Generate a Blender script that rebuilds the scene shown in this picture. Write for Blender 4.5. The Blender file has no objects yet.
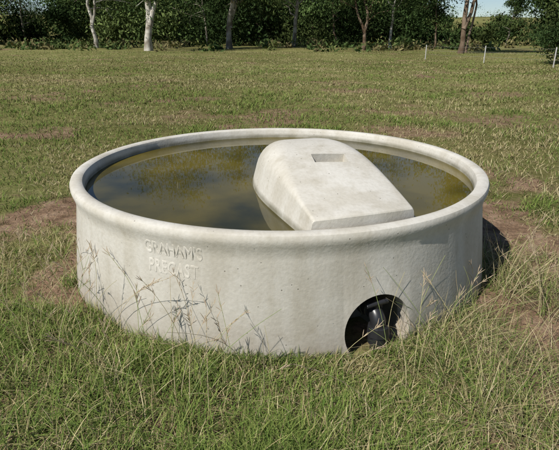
import bpy, bmesh, math, random
import numpy as np
from mathutils import Vector, Matrix
random.seed(4); rng=np.random.default_rng(7)
S=bpy.context.scene; COL=S.collection
R=1.2
t_=np.linspace(0,2*np.pi,721)
def circ(r,z): return np.stack([r*np.cos(t_),r*np.sin(t_),np.full_like(t_,z)],1)
def proj(P,f,pit,h,d):
    X=P[:,0];Y=P[:,1]+d;Z=P[:,2]-h;c,s=math.cos(pit),math.sin(pit)
    dep=Y*c-Z*s;up=Z*c+Y*s
    return 279.5+f*X/dep,225-f*up/dep
def res(p):
    f,pit,h,d,H,rb=p
    u,v=proj(circ(1,-.015),f,pit,h,d);u0,v0=proj(circ(.985,0),f,pit,h,d);u2,v2=proj(circ(rb,-H),f,pit,h,d)
    return np.array([u.min()-69.2,v0.min()-128,v.max()-240,u2.min()-77,v2.max()-365,225-f*math.tan(pit)-34])
p=np.array([500,.346,.575,2.49,.475,.965])
for _ in range(25):
    r0=res(p);J=np.zeros((6,6))
    for k in range(6):
        q=p.copy();e=1e-4*abs(p[k]);q[k]+=e;J[:,k]=(res(q)-r0)/e
    p=p+.7*np.linalg.lstsq(J,-r0,rcond=None)[0]
F,PIT,HC,DC,HW,RB=p
HT=HW*R
WZ=HT-.055*R
CAM=Vector((0,-DC*R,(HC+HW)*R))

def nt(m): return m.node_tree.nodes,m.node_tree.links
def mat(name):
    m=bpy.data.materials.new(name);m.use_nodes=True;return m
def link(o): COL.objects.link(o);return o
def np_mesh(name,V,Fq,col=None,mats=(),midx=None,smooth=False):
    me=bpy.data.meshes.new(name);V=np.asarray(V,np.float32);Fq=np.asarray(Fq,np.int32)
    n=Fq.shape[1]
    me.vertices.add(len(V));me.vertices.foreach_set('co',V.ravel())
    me.loops.add(Fq.size);me.loops.foreach_set('vertex_index',Fq.ravel())
    me.polygons.add(len(Fq));me.polygons.foreach_set('loop_start',np.arange(len(Fq),dtype=np.int32)*n)
    me.polygons.foreach_set('loop_total',np.full(len(Fq),n,np.int32))
    if midx is not None: me.polygons.foreach_set('material_index',np.asarray(midx,np.int32))
    if smooth: me.polygons.foreach_set('use_smooth',np.ones(len(Fq),bool))
    me.update(calc_edges=True)
    if col is not None:
        a=me.attributes.new('Col','FLOAT_COLOR','POINT')
        c=np.ones((len(V),4),np.float32);c[:,:3]=col;a.data.foreach_set('color',c.ravel())
    for m in mats: me.materials.append(m)
    return link(bpy.data.objects.new(name,me))
_h=rng.random((256,256))
def vnoise(x,y):
    xi=np.floor(x).astype(int);yi=np.floor(y).astype(int);fx=x-xi;fy=y-yi
    fx=fx*fx*(3-2*fx);fy=fy*fy*(3-2*fy)
    g=lambda a,b:_h[a%256,b%256]
    return (g(xi,yi)*(1-fx)+g(xi+1,yi)*fx)*(1-fy)+(g(xi,yi+1)*(1-fx)+g(xi+1,yi+1)*fx)*fy
def fbm(x,y,o=4):
    s=0;a=.5;t=0
    for k in range(o): s=s+a*vnoise(x*2**k+17*k,y*2**k+5*k);t+=a;a*=.5
    return s/t
def sst(a,b,x): x=np.clip((x-a)/(b-a),0,1);return x*x*(3-2*x)

def dirt(x,y):
    r=np.hypot(x,y)
    side=np.clip(np.abs(x)/np.maximum(r,.1),0,1)
    ring=np.exp(-np.maximum(r-1.25,0)/1.15)*(0.35+.85*side)*np.where(x<0,.86,1.0)
    front=sst(-.6,-1.1,y)*sst(1.0,.3,x)*sst(-1.35,-.9,x)
    n=fbm(x*1.3+3,y*1.3+9)
    d=sst(.32,.84,ring*.88+ (n-.5)*1.6+.12-.5*front)
    far=sst(.52,.70,fbm(x*.6+31,y*1.0+4))*.55*sst(30,6,r)
    return np.clip(np.maximum(d,far),0,1)
def gheight(x,y):
    r=np.hypot(x,y)
    z=9.5*sst(55,260,r)*(.55+.7*fbm(x*.009+3,y*.009+8))
    z+=(fbm(x*.15,y*.15)-.5)*.35*sst(6,25,r)
    z+=(fbm(x*3,y*3)-.5)*.03*sst(1.2,1.5,r)
    return z
def m_concrete():
    m=mat('concrete');n,l=nt(m);b=n['Principled BSDF'];b.inputs['Roughness'].default_value=.8
    b.inputs['Specular IOR Level'].default_value=.3
    tc=n.new('ShaderNodeTexCoord');
    def noise(s,d=4,sc=None):
        x=n.new('ShaderNodeTexNoise');x.inputs['Scale'].default_value=s;x.inputs['Detail'].default_value=d
        if sc:
            mp=n.new('ShaderNodeMapping');mp.inputs['Scale'].default_value=sc;l.new(tc.outputs['Object'],mp.inputs[0]);l.new(mp.outputs[0],x.inputs['Vector'])
        else:l.new(tc.outputs['Object'],x.inputs['Vector'])
        return x.outputs['Fac']
    def ramp(i,p0,c0,p1,c1):
        r=n.new('ShaderNodeValToRGB');e=r.color_ramp.elements;e[0].position=p0;e[0].color=(*c0,1);e[1].position=p1;e[1].color=(*c1,1);l.new(i,r.inputs[0]);return r.outputs[0]
    def mix(a,bb,fac,mode='MIX'):
        x=n.new('ShaderNodeMix');x.data_type='RGBA';x.blend_type=mode
        if isinstance(fac,float):x.inputs[0].default_value=fac
        else:l.new(fac,x.inputs[0])
        l.new(a,x.inputs[6]);l.new(bb,x.inputs[7]) if not isinstance(bb,tuple) else setattr(x.inputs[7],'default_value',(*bb,1))
        return x.outputs[2]
    def mapr(i,a,b_,c_,d_):
        q=n.new('ShaderNodeMapRange');q.inputs[1].default_value=a;q.inputs[2].default_value=b_;q.inputs[3].default_value=c_;q.inputs[4].default_value=d_;l.new(i,q.inputs[0]);return q.outputs[0]
    def mul(a,b_):
        q=n.new('ShaderNodeMath');q.operation='MULTIPLY';l.new(a,q.inputs[0]);l.new(b_,q.inputs[1]);return q.outputs[0]
    c=ramp(noise(1.6),.3,(.59,.56,.49),.7,(.66,.635,.57))
    c=mix(c,ramp(noise(8,6,(1,1,.08)),.38,(.68,.64,.55),.58,(1,1,1)),.42,'MULTIPLY')
    c=mix(c,ramp(noise(60,4),.25,(.80,.79,.76),.6,(1,1,1)),.5,'MULTIPLY')
    c=mix(c,ramp(noise(2.4,7),.54,(1,1,1),.74,(.66,.62,.54)),.38,'MULTIPLY')
    c=mix(c,ramp(noise(16,5),.56,(1,1,1),.72,(.74,.71,.64)),.35,'MULTIPLY')
    sep=n.new('ShaderNodeSeparateXYZ');l.new(tc.outputs['Object'],sep.inputs[0])
    c=mix(c,(.20,.14,.085),mul(mapr(sep.outputs[2],0,.24,.95,0),noise(6,5)))
    sq=n.new('ShaderNodeVectorMath');sq.operation='MULTIPLY';sq.inputs[1].default_value=(1,1,0);l.new(tc.outputs['Object'],sq.inputs[0])
    le=n.new('ShaderNodeVectorMath');le.operation='LENGTH';l.new(sq.outputs[0],le.inputs[0])
    c=mix(c,(.13,.12,.07),mul(mul(mapr(sep.outputs[2],WZ+.012,WZ+.034,.8,0),mapr(le.outputs['Value'],.945*R,.95*R,1,0)),mapr(noise(9),.3,.6,.6,1)))
    v=n.new('ShaderNodeTexVoronoi');v.inputs['Scale'].default_value=30;l.new(tc.outputs['Object'],v.inputs[0])
    hole=ramp(v.outputs['Distance'],.06,(1,1,1),.11,(0,0,0))
    gate=ramp(noise(9,2),.50,(0,0,0),.55,(1,1,1))
    hg=mix(hole,gate,1.0,'MULTIPLY')
    c=mix(c,(.22,.20,.16),hg)
    l.new(c,b.inputs['Base Color'])
    ad=n.new('ShaderNodeMath');ad.operation='MULTIPLY_ADD';l.new(hg,ad.inputs[0]);ad.inputs[1].default_value=-1.2;l.new(noise(70,5),ad.inputs[2])
    bp=n.new('ShaderNodeBump');bp.inputs['Strength'].default_value=.3;bp.inputs['Distance'].default_value=.004;l.new(ad.outputs[0],bp.inputs['Height']);l.new(bp.outputs[0],b.inputs['Normal'])
    return m
CONC=m_concrete()
def m_attr(name,noise=0):
    m=mat(name);n,l=nt(m)
    n.remove(n['Principled BSDF']);b=n.new('ShaderNodeBsdfDiffuse');l.new(b.outputs[0],n['Material Output'].inputs[0])
    a=n.new('ShaderNodeAttribute');a.attribute_name='Col';c=a.outputs['Color']
    if noise:
        x=n.new('ShaderNodeTexNoise');x.inputs['Scale'].default_value=noise;x.inputs['Detail'].default_value=5
        tc=n.new('ShaderNodeTexCoord');l.new(tc.outputs['Object'],x.inputs['Vector'])
        r=n.new('ShaderNodeValToRGB');r.color_ramp.elements[0].color=(.40,.36,.32,1);r.color_ramp.elements[0].position=.38;r.color_ramp.elements[1].position=.6;l.new(x.outputs['Fac'],r.inputs[0])
        mx=n.new('ShaderNodeMix');mx.data_type='RGBA';mx.blend_type='MULTIPLY';mx.inputs[0].default_value=1;l.new(c,mx.inputs[6]);l.new(r.outputs[0],mx.inputs[7]);c=mx.outputs[2]
    l.new(c,b.inputs['Color'])
    return m
GRASS=m_attr('grass_blade');LEAF=m_attr('leaf');BARK=m_attr('bark',noise=1.6)
def m_plain(name,c,rough,spec=.5,bump=0):
    m=mat(name);n,l=nt(m);b=n['Principled BSDF'];b.inputs['Roughness'].default_value=rough;b.inputs['Specular IOR Level'].default_value=spec
    x=n.new('ShaderNodeTexNoise');x.inputs['Scale'].default_value=40;r=n.new('ShaderNodeValToRGB')
    r.color_ramp.elements[0].color=(*[k*.7 for k in c],1);r.color_ramp.elements[1].color=(*[k*1.25 for k in c],1);l.new(x.outputs['Fac'],r.inputs[0]);l.new(r.outputs[0],b.inputs['Base Color'])
    return m
BLACK=m_plain('black_poly',(.022,.022,.024),.35,.6)
# ---------------- trough
prof=[(RB-.004,-HW-.04),(RB,-HW),(.982,-.10),(.988,-.065),(.995,-.045),(.999,-.032),(1,-.016),(.995,-.005),(.985,0.0),(.966,0.001),(.953,-.001),(.945,-.006),(.940,-.018),(.930,-.16),(.76,-.20),(.76,-HW-.04)]
def lathe(prof,N=256):
    V=[];Fs=[];M=len(prof)
    for i in range(N):
        a=2*math.pi*i/N
        for r,z in prof: V.append((r*R*math.cos(a),r*R*math.sin(a),(z+HW)*R))
    for i in range(N):
        for j in range(M):
            j2=(j+1)%M;i2=(i+1)%N
            Fs.append((i*M+j,i2*M+j,i2*M+j2,i*M+j2))
    return V,Fs
V,Fs=lathe(prof)
tr=np_mesh('concrete_water_trough',V,Fs,mats=[CONC],smooth=True)
bm=bmesh.new();bm.from_mesh(tr.data);bmesh.ops.recalc_face_normals(bm,faces=bm.faces);bm.to_mesh(tr.data);bm.free()
def boolean(o,cut,op='DIFFERENCE'):
    md=o.modifiers.new('b','BOOLEAN');md.object=cut;md.operation=op;md.solver='EXACT'
    dg=bpy.context.evaluated_depsgraph_get();me=bpy.data.meshes.new_from_object(o.evaluated_get(dg));o.modifiers.clear();o.data=me
    bpy.data.objects.remove(cut)
def cylobj(r1,r2,depth,N=48):
    me=bpy.data.meshes.new('c');bm=bmesh.new();bmesh.ops.create_cone(bm,cap_ends=True,segments=N,radius1=r1,radius2=r2,depth=depth);bm.to_mesh(me);bm.free()
    return link(bpy.data.objects.new('cut',me))
HA=math.radians(20.6); hd=Vector((math.sin(HA),-math.cos(HA),0))
HZ=.094*R
cut=cylobj(.112*R,.137*R,.26*R,64)
cut.matrix_world=Matrix.Translation(hd*(.905*R)+Vector((0,0,HZ)))@hd.to_track_quat('Z','Y').to_matrix().to_4x4()
bpy.context.view_layer.update()
boolean(tr,cut)
tr.data.materials.clear();tr.data.materials.append(CONC)
def shade(o,ang=35):
    me=o.data
    me.polygons.foreach_set('use_smooth',np.ones(len(me.polygons),bool))
    bm=bmesh.new();bm.from_mesh(me)
    for e in bm.edges:
        e.smooth = not(len(e.link_faces)==2 and e.calc_face_angle(0)>math.radians(ang))
    bm.to_mesh(me);bm.free()
shade(tr)
def letters(txt,size,az,zc,width):
    c=bpy.data.curves.new('txt','FONT');c.body=txt;c.size=size;c.align_x='CENTER';c.align_y='CENTER';c.extrude=.006;c.bevel_depth=.0016;c.bevel_resolution=1;c.resolution_u=4;c.space_character=1.08
    o=link(bpy.data.objects.new('txt',c));bpy.context.view_layer.update()
    dg=bpy.context.evaluated_depsgraph_get();me=bpy.data.meshes.new_from_object(o.evaluated_get(dg));bpy.data.objects.remove(o)
    co=np.zeros(len(me.vertices)*3);me.vertices.foreach_get('co',co);co=co.reshape(-1,3)
    co[:,0]*=width/(co[:,0].max()-co[:,0].min())
    z=zc+co[:,1]; zr=z/R-HW
    rad=R*np.interp(zr,[-HW,-.10,-.065],[RB,.982,.988])+co[:,2]-.0063
    a=az+co[:,0]/(R*.98)
    out=np.stack([rad*np.sin(a),-rad*np.cos(a),z],1)
    me.vertices.foreach_set('co',out.ravel().astype(np.float32));me.update();me.materials.clear();me.materials.append(CONC)
    o=link(bpy.data.objects.new('lettering',me));o.parent=tr
letters("GRAHAM'S",.080,math.radians(-22.3),HT-.094*R,.280)
letters("PRECAST",.080,math.radians(-22.3),HT-.162*R,.240)
# ---------------- water
m=mat('water');n,l=nt(m);b=n['Principled BSDF'];b.inputs['Roughness'].default_value=.02;b.inputs['IOR'].default_value=1.33
tc=n.new('ShaderNodeTexCoord');x=n.new('ShaderNodeTexNoise');x.inputs['Scale'].default_value=1.6;x.inputs['Detail'].default_value=6;l.new(tc.outputs['Object'],x.inputs['Vector'])
r=n.new('ShaderNodeValToRGB');r.color_ramp.elements[0].position=.34;r.color_ramp.elements[0].color=(.028,.027,.007,1);r.color_ramp.elements[1].position=.62;r.color_ramp.elements[1].color=(.135,.105,.018,1);l.new(x.outputs['Fac'],r.inputs[0]);l.new(r.outputs[0],b.inputs['Base Color'])
x2=n.new('ShaderNodeTexNoise');x2.inputs['Scale'].default_value=7;x2.inputs['Detail'].default_value=2;l.new(tc.outputs['Object'],x2.inputs['Vector'])
bp=n.new('ShaderNodeBump');bp.inputs['Strength'].default_value=.06;bp.inputs['Distance'].default_value=.004;l.new(x2.outputs['Fac'],bp.inputs['Height']);l.new(bp.outputs[0],b.inputs['Normal'])
bm=bmesh.new();bmesh.ops.create_circle(bm,cap_ends=True,segments=128,radius=.939*R);me=bpy.data.meshes.new('w');bm.to_mesh(me);bm.free();me.materials.append(m)
w=link(bpy.data.objects.new('water',me));w.location.z=WZ
# ---------------- float cover
def cover():
    u=np.array([-.258,.97]);u/=np.linalg.norm(u);nr=np.array([u[1],-u[0]]);P0=np.array([.297,-.842]);L=1.12
    NS=64;V=[];zb=-.11
    def section(wb,wt,zt,rc,crown):
        pts=[];a=Vector((wb,zb));b_=Vector((wt,zt))
        n1,n2,n3=8,8,10
        d1=(a-b_).normalized();d2=Vector((-1,0));
        p1=b_+d1*rc;p2=b_+d2*rc
        for k in range(n1): pts.append(a.lerp(p1,k/n1))
        for k in range(n2+1):
            t=k/n2;pts.append(p1*(1-t)**2+b_*(2*t*(1-t))+p2*t*t)
        for k in range(1,n3+1):
            t=k/n3;pts.append(p2.lerp(Vector((0,zt)),t))
        out=[(q.x,q.y+crown*max(0,1-(q.x/wb)**2)*(1 if q.y>zt-rc else 0.0)) for q in pts]
        return [(x,z) for x,z in out]+[(-x,z) for x,z in out[-2::-1]]
    st=[(0,.02),(0,.25),(0,.5),(0,.75),(0,.9),(0,.955),(.003,.985),(.009,.997),(.02,1)]+[(.02+(L-.02)*(1-(1-k/NS)**1.7),1) for k in range(1,NS+1)]
    for s,hf in st:
        wb=.222+.074*math.sin(min(s/.8,1)*math.pi/2)
        q=max(0,(s-.36)/(L-.36)); nose=max(1e-4,(1-q**2.15))**.5
        q2=max(0,(s-.40)/(L-.40)); fall=max(1e-4,1-q2**2.8)**.52
        zt0=.021+.130*(sst(-.25,.75,s)-sst(-.25,.75,0))/(1-sst(-.25,.75,0))
        zt=zb+(zt0-zb)*fall
        wt=(wb-.026-.40*max(0,zt0-.021))*nose; wbb=wb*nose
        zt_=zb+(zt-zb)*hf; wt_=wbb+(wt-wbb)*hf
        h=zt_-zb
        rc=min(.010+.10*sst(.03,.85,s),h*.6,wt_*.8)
        sec=section(wbb,wt_,zt_,rc,.010*hf)
        for lat,z in sec:
            base=P0+nr*lat
            bb=2*base.dot(u);cc=base.dot(base)-.924**2;so=(-bb-math.sqrt(max(bb*bb-4*cc,0)))/2
            so*=(1-s/L)
            pnt=base+u*(s+so)
            V.append((pnt[0]*R,pnt[1]*R,(z+HW)*R))
    M=len(sec);NSS=len(st)-1;Fs=[]
    for i in range(NSS):
        for j in range(M-1): Fs.append((i*M+j,i*M+j+1,(i+1)*M+j+1,(i+1)*M+j))
        Fs.append((i*M+M-1,i*M,(i+1)*M,(i+1)*M+M-1))
    for base_ in (0,NSS*M):
        for j in range(M//2):
            a,b2,c2,d2=base_+j,base_+j+1,base_+M-2-j,base_+M-1-j
            f=[a,b2,c2,d2] if b2!=c2 else [a,b2,d2]
            Fs.append(tuple(f if base_==0 else f[::-1]))
    me=bpy.data.meshes.new('float_valve_cover');me.from_pydata(V,[],Fs)
    bm=bmesh.new();bm.from_mesh(me);bmesh.ops.recalc_face_normals(bm,faces=bm.faces)
    bm.to_mesh(me);bm.free();me.materials.append(CONC)
    o=link(bpy.data.objects.new('float_valve_cover',me))
    bm=bmesh.new();bmesh.ops.create_cube(bm,size=1)
    for v in bm.verts:
        k=1 if v.co.z>0 else .82
        v.co=Vector((v.co.x*.165*R*k,v.co.y*.095*R*k,v.co.z*.20*R))
    m2=bpy.data.meshes.new('s');bm.to_mesh(m2);bm.free();c=link(bpy.data.objects.new('cut',m2))
    c.location=(.212*R,-.44*R,(HW+.155)*R);c.rotation_euler=(math.radians(9),0,math.radians(9));bpy.context.view_layer.update()
    boolean(o,c);o.data.materials.clear();o.data.materials.append(CONC);shade(o,32)
    return o
cov=cover()
# ---------------- valve fitting in the opening
vp=link(bpy.data.objects.new('pipe_valve_fitting',None))
def part(name,p0,p1,r1,r2=None,N=24):
    p0=Vector(p0);p1=Vector(p1);d=p1-p0;o=cylobj(r1,r2 if r2 else r1,d.length,N);o.name=name
    mw=Matrix.Translation((p0+p1)/2)@d.to_track_quat('Z','Y').to_matrix().to_4x4()
    b=o.modifiers.new('bv','BEVEL');b.width=.003;b.segments=2;b.limit_method='ANGLE'
    o.data.materials.append(BLACK);o.parent=vp;o.matrix_world=mw;return o
tg=Vector((math.cos(HA),math.sin(HA),0))
def hp(out,lat,z): return hd*(out*R)+tg*(lat*R)+Vector((0,0,z*R))
cu=bpy.data.curves.new('elbow_pipe','CURVE');cu.dimensions='3D';cu.bevel_depth=.034;cu.bevel_resolution=6
sp=cu.splines.new('POLY');path=[(1.0,.010,-.06),(.998,.009,.06),(.996,.008,.10)]
for k in range(1,9):
    a=math.pi/2*k/8;path.append((.996-.05*(1-math.cos(a)),.008-.002*k/8,.10+.05*math.sin(a)))
path.append((.75,.0,.15));sp.points.add(len(path)-1)
for q,pt in zip(sp.points,path): q.co=(*hp(*pt),1)
cu.materials.append(BLACK);o=link(bpy.data.objects.new('elbow_pipe',cu));o.parent=vp
part('riser_nut',hp(.998,.009,.062),hp(.997,.009,.102),.052,.047,10)
part('riser_collar',hp(.999,.009,.030),hp(.998,.009,.060),.044,.044,24)
part('elbow_collar',hp(.960,.006,.149),hp(.940,.006,.15),.046)
part('inlet_nut',hp(.935,.005,.15),hp(.895,.005,.15),.054,None,8)
part('valve_stem',hp(.972,.006,.14),hp(.985,.006,.185),.014)
part('valve_handle',hp(.985,-.040,.180),hp(.988,.045,.192),.011,.014,12)
# ---------------- ground
NR,NA=200,300
rr=.3*(1.0405**np.arange(NR));aa=np.linspace(0,2*np.pi,NA,endpoint=False)
RR,AA=np.meshgrid(rr,aa,indexing='ij');X=RR*np.cos(AA);Y=RR*np.sin(AA);Z=gheight(X,Y)
V=np.stack([X.ravel(),Y.ravel(),Z.ravel()],1)
i=np.arange(NR-1)[:,None];j=np.arange(NA)[None];j2=(j+1)%NA
Fq=np.stack([i*NA+j,(i+1)*NA+j,(i+1)*NA+j2,i*NA+j2],-1).reshape(-1,4)
D=dirt(X,Y).ravel();dc=np.stack([D,D,D],1)
m=mat('ground');n,l=nt(m);b=n['Principled BSDF'];n.remove(b);b=n.new('ShaderNodeBsdfDiffuse');l.new(b.outputs[0],n['Material Output'].inputs[0])
tc=n.new('ShaderNodeTexCoord')
def nz(s,d=5,rough=.6):
    x=n.new('ShaderNodeTexNoise');x.inputs['Scale'].default_value=s;x.inputs['Detail'].default_value=d;x.inputs['Roughness'].default_value=rough;l.new(tc.outputs['Object'],x.inputs['Vector']);return x.outputs['Fac']
def rp(i,stops):
    r=n.new('ShaderNodeValToRGB');e=r.color_ramp.elements
    while len(e)<len(stops): e.new(.5)
    for k,(p_,c_) in enumerate(stops): e[k].position=p_;e[k].color=(*c_,1)
    l.new(i,r.inputs[0]);return r.outputs[0]
def mx(a,b_,f,mode='MIX'):
    x=n.new('ShaderNodeMix');x.data_type='RGBA';x.blend_type=mode
    if isinstance(f,float):x.inputs[0].default_value=f
    else:l.new(f,x.inputs[0])
    l.new(a,x.inputs[6]);l.new(b_,x.inputs[7]);return x.outputs[2]
g1=rp(nz(.35),[(.3,(.14,.18,.05)),(.5,(.23,.22,.085)),(.7,(.15,.185,.055))])
g2=rp(nz(9),[(.35,(.10,.105,.038)),(.5,(.19,.175,.075)),(.68,(.33,.285,.15))])
gr=mx(g1,g2,.5)
gr=mx(gr,rp(nz(.09,6),[(.40,(.62,.60,.55)),(.6,(1.05,1.05,1.0))]),.8,'MULTIPLY')
di=rp(nz(7),[(.3,(.14,.092,.06)),(.5,(.26,.175,.115)),(.7,(.36,.26,.18))])
di=mx(di,rp(nz(60,4),[(.35,(.6,.6,.6)),(.65,(1.2,1.15,1.1))]),.7,'MULTIPLY')
at=n.new('ShaderNodeAttribute');at.attribute_name='Col'
mm=n.new('ShaderNodeMath');mm.operation='ADD';l.new(at.outputs['Fac'],mm.inputs[0]);m3=n.new('ShaderNodeMath');m3.operation='MULTIPLY_ADD';m3.inputs[1].default_value=1.3;m3.inputs[2].default_value=-.62;l.new(nz(11,6,.7),m3.inputs[0]);l.new(m3.outputs[0],mm.inputs[1])
mr=n.new('ShaderNodeMapRange');mr.inputs[1].default_value=.2;mr.inputs[2].default_value=.65;l.new(mm.outputs[0],mr.inputs[0])
l.new(mx(gr,di,mr.outputs[0]),b.inputs['Color'])
bp=n.new('ShaderNodeBump');bp.inputs['Strength'].default_value=.9;bp.inputs['Distance'].default_value=.03;l.new(nz(22,5,.7),bp.inputs['Height']);l.new(bp.outputs[0],b.inputs['Normal'])
g=np_mesh('ground',V,Fq,col=dc,mats=[m],smooth=True)
# ---------------- grass
GREEN=np.array([[.18,.25,.06],[.14,.215,.048],[.23,.28,.08],[.10,.17,.038]])
STRAW=np.array([[.46,.39,.21],[.37,.31,.16],[.54,.47,.28],[.30,.235,.13]])
def blades(name,x,y,z,L,W,nseg,green,tilt=.35,bend=.5,mute=None):
    N=len(x);az=rng.random(N)*2*np.pi;ti=np.abs(rng.normal(0,tilt,N));be=np.abs(rng.normal(0,bend,N))
    s=np.linspace(0,1,nseg+1)[None]
    hor=L[:,None]*(ti[:,None]*s+be[:,None]*s**2);nrm=np.sqrt(1+ti**2+.5*be**2)[:,None]
    hor/=nrm;ver=L[:,None]*(s-.35*np.minimum(be,1.6)[:,None]*s**2)/nrm
    wa=az+np.pi/2+rng.normal(0,.5,N)
    px=x[:,None]+hor*np.cos(az)[:,None];py=y[:,None]+hor*np.sin(az)[:,None];pz=z[:,None]+ver-.004
    r_=np.hypot(px,py);lim=R*np.interp(pz,[0,HT-.075*R,HT-.03*R],[RB,.983,1.0])+.004
    k_=np.where((r_<lim)&(pz<HT+.02),lim/np.maximum(r_,.01),1.0);px=px*k_;py=py*k_
    w=W[:,None]*(1-s**1.6*.92)*.5
    ox=w*np.cos(wa)[:,None];oy=w*np.sin(wa)[:,None]
    V=np.stack([np.stack([px-ox,py-oy,pz],-1),np.stack([px+ox,py+oy,pz],-1)],2).reshape(-1,3)
    M=2*(nseg+1);b0=(np.arange(N)*M)[:,None];k=np.arange(nseg)[None]*2
    Fq=np.stack([b0+k,b0+k+1,b0+k+3,b0+k+2],-1).reshape(-1,4)
    isg=rng.random(N)<green
    c=np.where(isg[:,None],GREEN[rng.integers(0,4,N)],STRAW[rng.integers(0,4,N)])*rng.uniform(.7,1.25,(N,1))
    if mute is not None:
        g_=np.clip(green,0,1)[:,None];mean=np.array([.17,.225,.06])*g_+np.array([.38,.32,.17])*(1-g_);c=c*(1-mute[:,None])+mean*mute[:,None]
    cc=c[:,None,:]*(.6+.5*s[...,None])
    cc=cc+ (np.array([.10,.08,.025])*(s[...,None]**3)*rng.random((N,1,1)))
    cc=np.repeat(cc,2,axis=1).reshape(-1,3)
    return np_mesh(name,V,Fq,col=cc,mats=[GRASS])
def greenness(x,y):
    return np.clip(.55+(fbm(x*.5+50,y*.8+20)-.5)*3.0+(fbm(x*2.4,y*2.4)-.5)*1.4,.08,.95)
N=330000
d=1.2*np.exp(rng.random(N)*math.log(48/1.2));a=rng.uniform(-math.radians(46),math.radians(46),N)
x=d*np.sin(a)+rng.normal(0,.02,N);y=d*np.cos(a)+CAM.y-.2
r=np.hypot(x,y);D=dirt(x,y);cl=fbm(x*5+7,y*5+2,3)
keep=(r>1.165)&(rng.random(N)>D*.88)&(rng.random(N)<sst(.28,.52,cl)+.25)
x,y,d,r,cl=[q[keep] for q in (x,y,d,r,cl)]
gn=greenness(x,y)
tuft=sst(.52,.68,fbm(x*1.7+90,y*1.7+40,3))
L=(rng.uniform(.02,.055,len(x))*(1+1.1*tuft*sst(18,6,d)+.4*cl))*np.clip(d/8,1,1.35)
W=rng.uniform(.0022,.0048,len(x))*np.clip(d/3.0,1,8)
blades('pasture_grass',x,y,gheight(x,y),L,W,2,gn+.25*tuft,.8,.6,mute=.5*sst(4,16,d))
def ringpts(N,a0,a1,r0,r1,ns=3.,th=.45,pw=1.5):
    a=np.radians(rng.uniform(a0,a1,N));r=r0+(r1-r0)*rng.random(N)**pw
    x=r*np.sin(a);y=-r*np.cos(a);k=fbm(x*ns+11,y*ns+3,3)>rng.uniform(th-.12,th+.12,N);return x[k],y[k]
x,y=ringpts(28000,-72,34,1.165,2.15,pw=1.15,th=.44)
hmod=.18+1.05*fbm(x*2.2+5,y*2.2+1)
az_=np.degrees(np.arctan2(x,-y));hmod*=1-.65*np.exp(-((az_-18)/9)**2)
hmod*=.72+.28*sst(1.25,1.6,np.hypot(x,y))
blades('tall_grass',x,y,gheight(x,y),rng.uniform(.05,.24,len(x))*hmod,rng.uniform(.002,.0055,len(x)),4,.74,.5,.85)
x,y=ringpts(8000,24,85,1.165,2.2,pw=1.0,th=.48)
blades('dry_grass',x,y,gheight(x,y),rng.uniform(.07,.25,len(x)),rng.uniform(.0015,.004,len(x)),4,.40,1.4,1.0)
x,y=ringpts(4000,-180,180,1.165,1.5,pw=2)
blades('trough_edge_grass',x,y,gheight(x,y),rng.uniform(.03,.11,len(x)),rng.uniform(.002,.0045,len(x)),3,.6,.5,.7)
# ---------------- tubes
def tube(V,Fs,C,pts,rad,N,col,MI=None,mi=0):
    b0=len(V);n_=len(pts)
    for k,p_ in enumerate(pts):
        p_=Vector(p_);t=(Vector(pts[min(k+1,n_-1)])-Vector(pts[max(k-1,0)])).normalized()
        u_=t.cross(Vector((0.13,1,.05))).normalized();v_=t.cross(u_)
        for j in range(N):
            a=2*math.pi*j/N;V.append(p_+(u_*math.cos(a)+v_*math.sin(a))*rad[k]);C.append(col)
    for k in range(n_-1):
        for j in range(N):
            Fs.append((b0+k*N+j,b0+k*N+(j+1)%N,b0+(k+1)*N+(j+1)%N,b0+(k+1)*N+j));
            if MI is not None: MI.append(mi)
V=[];Fs=[];C=[]
for i in range(140):
    az=math.radians(random.choice([random.uniform(-70,-5),random.uniform(-60,40),random.uniform(20,75)]));rad=random.uniform(1.2,1.6)
    x0,y0=rad*math.sin(az),-rad*math.cos(az);h=random.uniform(.22,.50);la=random.uniform(0,6.28);le=random.uniform(.2,.9)*h
    pts=[];
    for k in range(9):
        s=k/8;xx=x0+math.cos(la)*le*s**1.7;yy=y0+math.sin(la)*le*s**1.7
        rr_=math.hypot(xx,yy)
        if rr_<1.215: xx*=1.215/rr_;yy*=1.215/rr_
        pts.append((xx,yy,h*(s-.12*s*s)))
    col=random.choice([(.42,.38,.2),(.30,.33,.13),(.5,.42,.26),(.22,.28,.1)])
    tube(V,Fs,C,pts,[.0016*(1-.5*k/8) for k in range(9)],3,col)
    if random.random()<.6:
        top=Vector(pts[-1]);mid=Vector(pts[-3]);
        for q in range(random.randint(6,12)):
            s=random.random();b_=mid.lerp(top,s);dv=((top-mid).normalized()*1.1+Vector((random.gauss(0,.5),random.gauss(0,.5),random.uniform(-.1,.5)))).normalized()*random.uniform(.015,.045)
            tube(V,Fs,C,[b_,b_+dv*.6,b_+dv],[.0006,.0015,.0006],3,(.46,.36,.25))
np_mesh('seeding_grass_stalks',V,Fs,col=np.array(C),mats=[GRASS])
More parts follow.
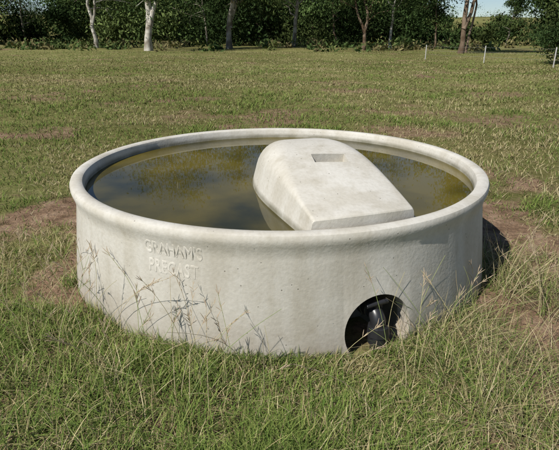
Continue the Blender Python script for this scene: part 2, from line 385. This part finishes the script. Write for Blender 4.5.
# ---------------- trees
LG=np.array([[.065,.10,.033],[.045,.075,.025],[.09,.12,.04],[.030,.05,.018]])
def leafquads(cent,size,n_=None):
    N=len(cent);d1=rng.normal(size=(N,3));d1[:,2]-=.6;d1/=np.linalg.norm(d1,axis=1)[:,None]
    d2=np.cross(d1,rng.normal(size=(N,3)));d2/=np.linalg.norm(d2,axis=1)[:,None]
    s=size*rng.uniform(.6,1.3,(N,1));a=d1*s;b=d2*s*.38
    V=np.stack([cent-a,cent+b-a*.1,cent+a,cent-b-a*.1],1).reshape(-1,3)
    Fq=np.arange(N*4).reshape(-1,4);return V,Fq
def tree(x,y,h,r,bark,lean=(0,0),low=.25,seed=1,spread=.28,leaves=95,lsize=.20,nb=15,fork=False,bare=0):
    R_=random.Random(seed);V=[];Fs=[];C=[];MI=[];z0=float(gheight(np.array([x]),np.array([y]))[0])-.15
    tips=[]
    def trunk(bx,by,bz,hh,rad,lx,ly):
        pts=[];n_=14;wx=wy=0
        for k in range(n_):
            s=k/(n_-1);wx+=R_.gauss(0,.010*hh);wy+=R_.gauss(0,.010*hh)
            pts.append(Vector((bx+lx*hh*s+wx,by+ly*hh*s+wy,bz+hh*s)))
        rd=[rad*(1.35 if k==0 else 1)*(1-.85*k/(n_-1)) for k in range(n_)]
        tube(V,Fs,C,pts,rd,9,bark,MI,0);return pts,rd
    P,rd=trunk(x,y,z0,h*.92,r,*lean)
    trunks=[(P,rd)]
    if fork:
        k=2;P2,rd2=trunk(P[k].x,P[k].y,P[k].z,h*.6,r*.7,lean[0]+R_.choice([-.35,.3]),.1);trunks.append((P2,rd2))
    for P,rd in trunks:
        for b_ in range(nb):
            s=low+(1-low)*(b_+R_.random())/nb;k=min(int(s*13),12);st=P[k].lerp(P[min(k+1,13)],s*13-k if s<1 else 0)
            a=R_.uniform(0,6.28);ln=h*spread*R_.uniform(.6,1.15)*(1.1-.6*s)
            pts=[st];dv=Vector((math.cos(a),math.sin(a),R_.uniform(.2,.9))).normalized()
            for q in range(5):
                dv=(dv+Vector((R_.gauss(0,.22),R_.gauss(0,.22),R_.gauss(-.02,.20)))).normalized();pts.append(pts[-1]+dv*ln/5)
            tube(V,Fs,C,pts,[max(.02,rd[k]*.5*(1-.17*q)) for q in range(6)],5,bark,MI,0)
            tips+= [(pts[5],1.),(pts[4],.9),(pts[3],.7)]
            for q in range(2):
                e=pts[R_.randint(2,4)];dd=Vector((R_.gauss(0,1),R_.gauss(0,1),R_.gauss(-.1,.6))).normalized()*ln*.4
                tube(V,Fs,C,[e,e+dd*.5,e+dd],[.03,.022,.015],4,bark,MI,0);tips.append((e+dd,.9))
    cs=[];cc=[]
    for p_,sc in tips:
        n_=int(leaves*sc);rad=R_.uniform(.45,.95)*h/13
        c=np.array(p_)+rng.normal(size=(n_,3))*np.array([rad,rad,rad*.62]);cs.append(c)
        base=LG[R_.randint(0,3)]*R_.uniform(.7,1.3);cc.append(np.repeat(base[None]*rng.uniform(.7,1.35,(n_,1)),4,axis=0))
    LV,LF=leafquads(np.concatenate(cs),lsize)
    V=np.array([tuple(v) for v in V]);Fs=np.array(Fs)
    AV=np.concatenate([V,LV]);AF=np.concatenate([Fs,LF+len(V)]);AC=np.concatenate([np.array(C),np.concatenate(cc)])
    return np_mesh('gum_tree',AV,AF,col=AC,mats=[BARK,LEAF],midx=np.concatenate([np.array(MI),np.ones(len(LF))]))
WH=(.62,.59,.52);GY=(.40,.36,.30);BR=(.24,.18,.13)
def atpx(u,dist): return (u-279.5)/F*dist*1.0
T=[(42,66,12,.13,GY,(.05,0),.22,False),(108,52,14,.20,WH,(-.04,0),.26,True),(158,45,15,.32,WH,(.06,0),.28,True),(186,70,12,.13,BR,(.03,0),.2,False),(212,60,12,.12,GY,(-.04,0),.22,False),
   (232,51,14,.28,GY,(.0,0),.24,True),(262,68,11,.12,BR,(0.05,0),.2,False),(294,56,13,.22,GY,(.05,0),.22,False),(312,72,13,.15,BR,(-.03,0),.2,False),(335,62,12,.13,BR,(-.05,0),.18,False),
   (357,47,12,.17,BR,(0,0),.22,True),(383,51,13,.14,WH,(.03,0),.25,False),(424,50,7,.10,BR,(-.08,0),.26,False),(447,37,12,.19,BR,(.03,0),.40,True),(455,41,10,.10,BR,(.06,0),.44,False),(493,64,6,.10,GY,(.05,0),.2,False)]
for k,(u,ds,h,r_,bk,ln,low,fk) in enumerate(T):
    tree(atpx(u,ds),ds+CAM.y,h,r_,bk,ln,low,seed=10+k,fork=fk,lsize=.12,spread=.30)
tree(atpx(550,25),25+CAM.y,6,.13,BR,(-.03,0),.06,seed=55,spread=.28,leaves=280,lsize=.075,nb=18)
cs=[];cc=[]
def clump(x,y,z,n_,rad,base):
    cs.append(np.array([x,y,z])+rng.normal(size=(n_,3))*np.array([rad,rad,rad*.62]));cc.append(np.repeat(base[None]*rng.uniform(.7,1.3,(n_,1)),4,axis=0))
def gz(x,y): return float(gheight(np.array([x]),np.array([y]))[0])
for k in range(165):
    u=random.uniform(-180,740);ds=random.uniform(60,100)
    if u<95 and u>0: hh=random.choice([1.5,2.5,4,6]); pr=.75
    elif 405<u<515: hh=random.uniform(1,3.6); pr=.75
    else: hh=random.uniform(5,10); pr=1
    if random.random()>pr: continue
    x=atpx(u,ds);y=ds+CAM.y;z0=gz(x,y);wd=hh*random.uniform(.35,.6)+.5
    tone=LG[random.randint(0,3)]*random.uniform(.6,1.25)
    nc=int(4+hh*3.2)
    for q in range(nc):
        t=random.random();rr_=wd*math.sqrt(random.random())*(1-.5*t);a=random.uniform(0,6.28)
        clump(x+rr_*math.cos(a),y+rr_*math.sin(a),z0+.2+t*hh,int(55+60*min(hh,5)/5),.28+.09*hh*random.uniform(.6,1.2),tone*random.uniform(.55,1.35))
for k in range(330):
    u=random.choice([random.uniform(90,410),random.uniform(510,760),random.uniform(-200,10)]);ds=random.uniform(98,125);x=atpx(u,ds);y=ds+CAM.y
    clump(x,y,gz(x,y)+random.random()*7.5,150,random.uniform(1,1.9),LG[random.randint(0,3)]*random.uniform(.35,.9))
for k in range(190):
    u=random.uniform(-60,640);ds=random.uniform(43,66)
    if 400<u<520 and random.random()<.5: continue
    x=atpx(u,ds);y=ds+CAM.y;clump(x,y,gz(x,y)+.12,random.randint(25,80),random.uniform(.25,.6),random.choice([np.array([.11,.13,.045]),np.array([.17,.15,.07]),LG[2],LG[0]]))
for k in range(900):
    u=random.uniform(-300,860);ds=random.uniform(150,290);x=atpx(u,ds);y=ds+CAM.y
    if fbm(np.array([x*.02]),np.array([y*.02]))[0]<.37: continue
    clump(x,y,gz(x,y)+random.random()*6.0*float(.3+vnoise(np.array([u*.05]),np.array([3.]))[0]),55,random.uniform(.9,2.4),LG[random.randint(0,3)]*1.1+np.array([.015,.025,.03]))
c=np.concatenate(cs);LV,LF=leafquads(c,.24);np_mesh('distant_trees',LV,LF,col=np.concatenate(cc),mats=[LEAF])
# ---------------- fence
fm=m_plain('fence_post_paint',(.42,.41,.38),.6);wm=m_plain('fence_wire_steel',(.25,.25,.25),.5)
fe=link(bpy.data.objects.new('wire_fence',None));pp=[]
for k,(u,ds) in enumerate([(418,31),(474,26.5),(541,22.5),(615,20)]):
    x=atpx(u,ds);y=ds+CAM.y;z=gz(x,y);pp.append(Vector((x,y,z)))
    V=[];Fs=[];C=[];tube(V,Fs,C,[(x,y,z-.2),(x,y,z+.80),(x,y,z+.82)],[.028,.026,.014],8,(1,1,1))
    o=np_mesh(f'post_{k+1}',V,Fs,mats=[fm]);o.parent=fe
V=[];Fs=[];C=[]
for a,b_ in zip(pp[:-1],pp[1:]):
    for hh in (.3,.52,.74): tube(V,Fs,C,[a+Vector((0,0,hh)),(a+b_)/2+Vector((0,0,hh-.03)),b_+Vector((0,0,hh))],[.003]*3,4,(1,1,1))
o=np_mesh('wires',V,Fs,mats=[wm]);o.parent=fe
# ---------------- light
sd=Vector((-.60,-.60,0)).normalized();el=math.radians(47)
sv=Vector((sd.x*math.cos(el),sd.y*math.cos(el),math.sin(el)))
sl=bpy.data.lights.new('sun','SUN');sl.energy=5;sl.angle=math.radians(.5);sl.color=(1,.96,.89);so=link(bpy.data.objects.new('sun',sl));so.rotation_euler=(-sv).to_track_quat('-Z','Y').to_euler()
w=bpy.data.worlds.new('World');S.world=w;w.use_nodes=True;n=w.node_tree.nodes;sk=n.new('ShaderNodeTexSky');sk.sky_type='NISHITA';sk.sun_disc=False;sk.sun_elevation=el;sk.sun_rotation=math.atan2(sd.x,sd.y);sk.dust_density=0.1;sk.ozone_density=2.5;sk.air_density=.8
w.node_tree.links.new(sk.outputs[0],n['Background'].inputs[0]);n['Background'].inputs[1].default_value=.08
# ---------------- camera
cd=bpy.data.cameras.new('camera');co=link(bpy.data.objects.new('camera',cd));co.location=CAM;co.rotation_euler=(math.pi/2-PIT,0,0)
cd.sensor_fit='HORIZONTAL';cd.sensor_width=36;cd.lens=F/559*36;cd.clip_end=3000;cd.clip_start=.05;S.camera=co
S.view_settings.view_transform='Standard';S.view_settings.look='None';S.view_settings.exposure=0
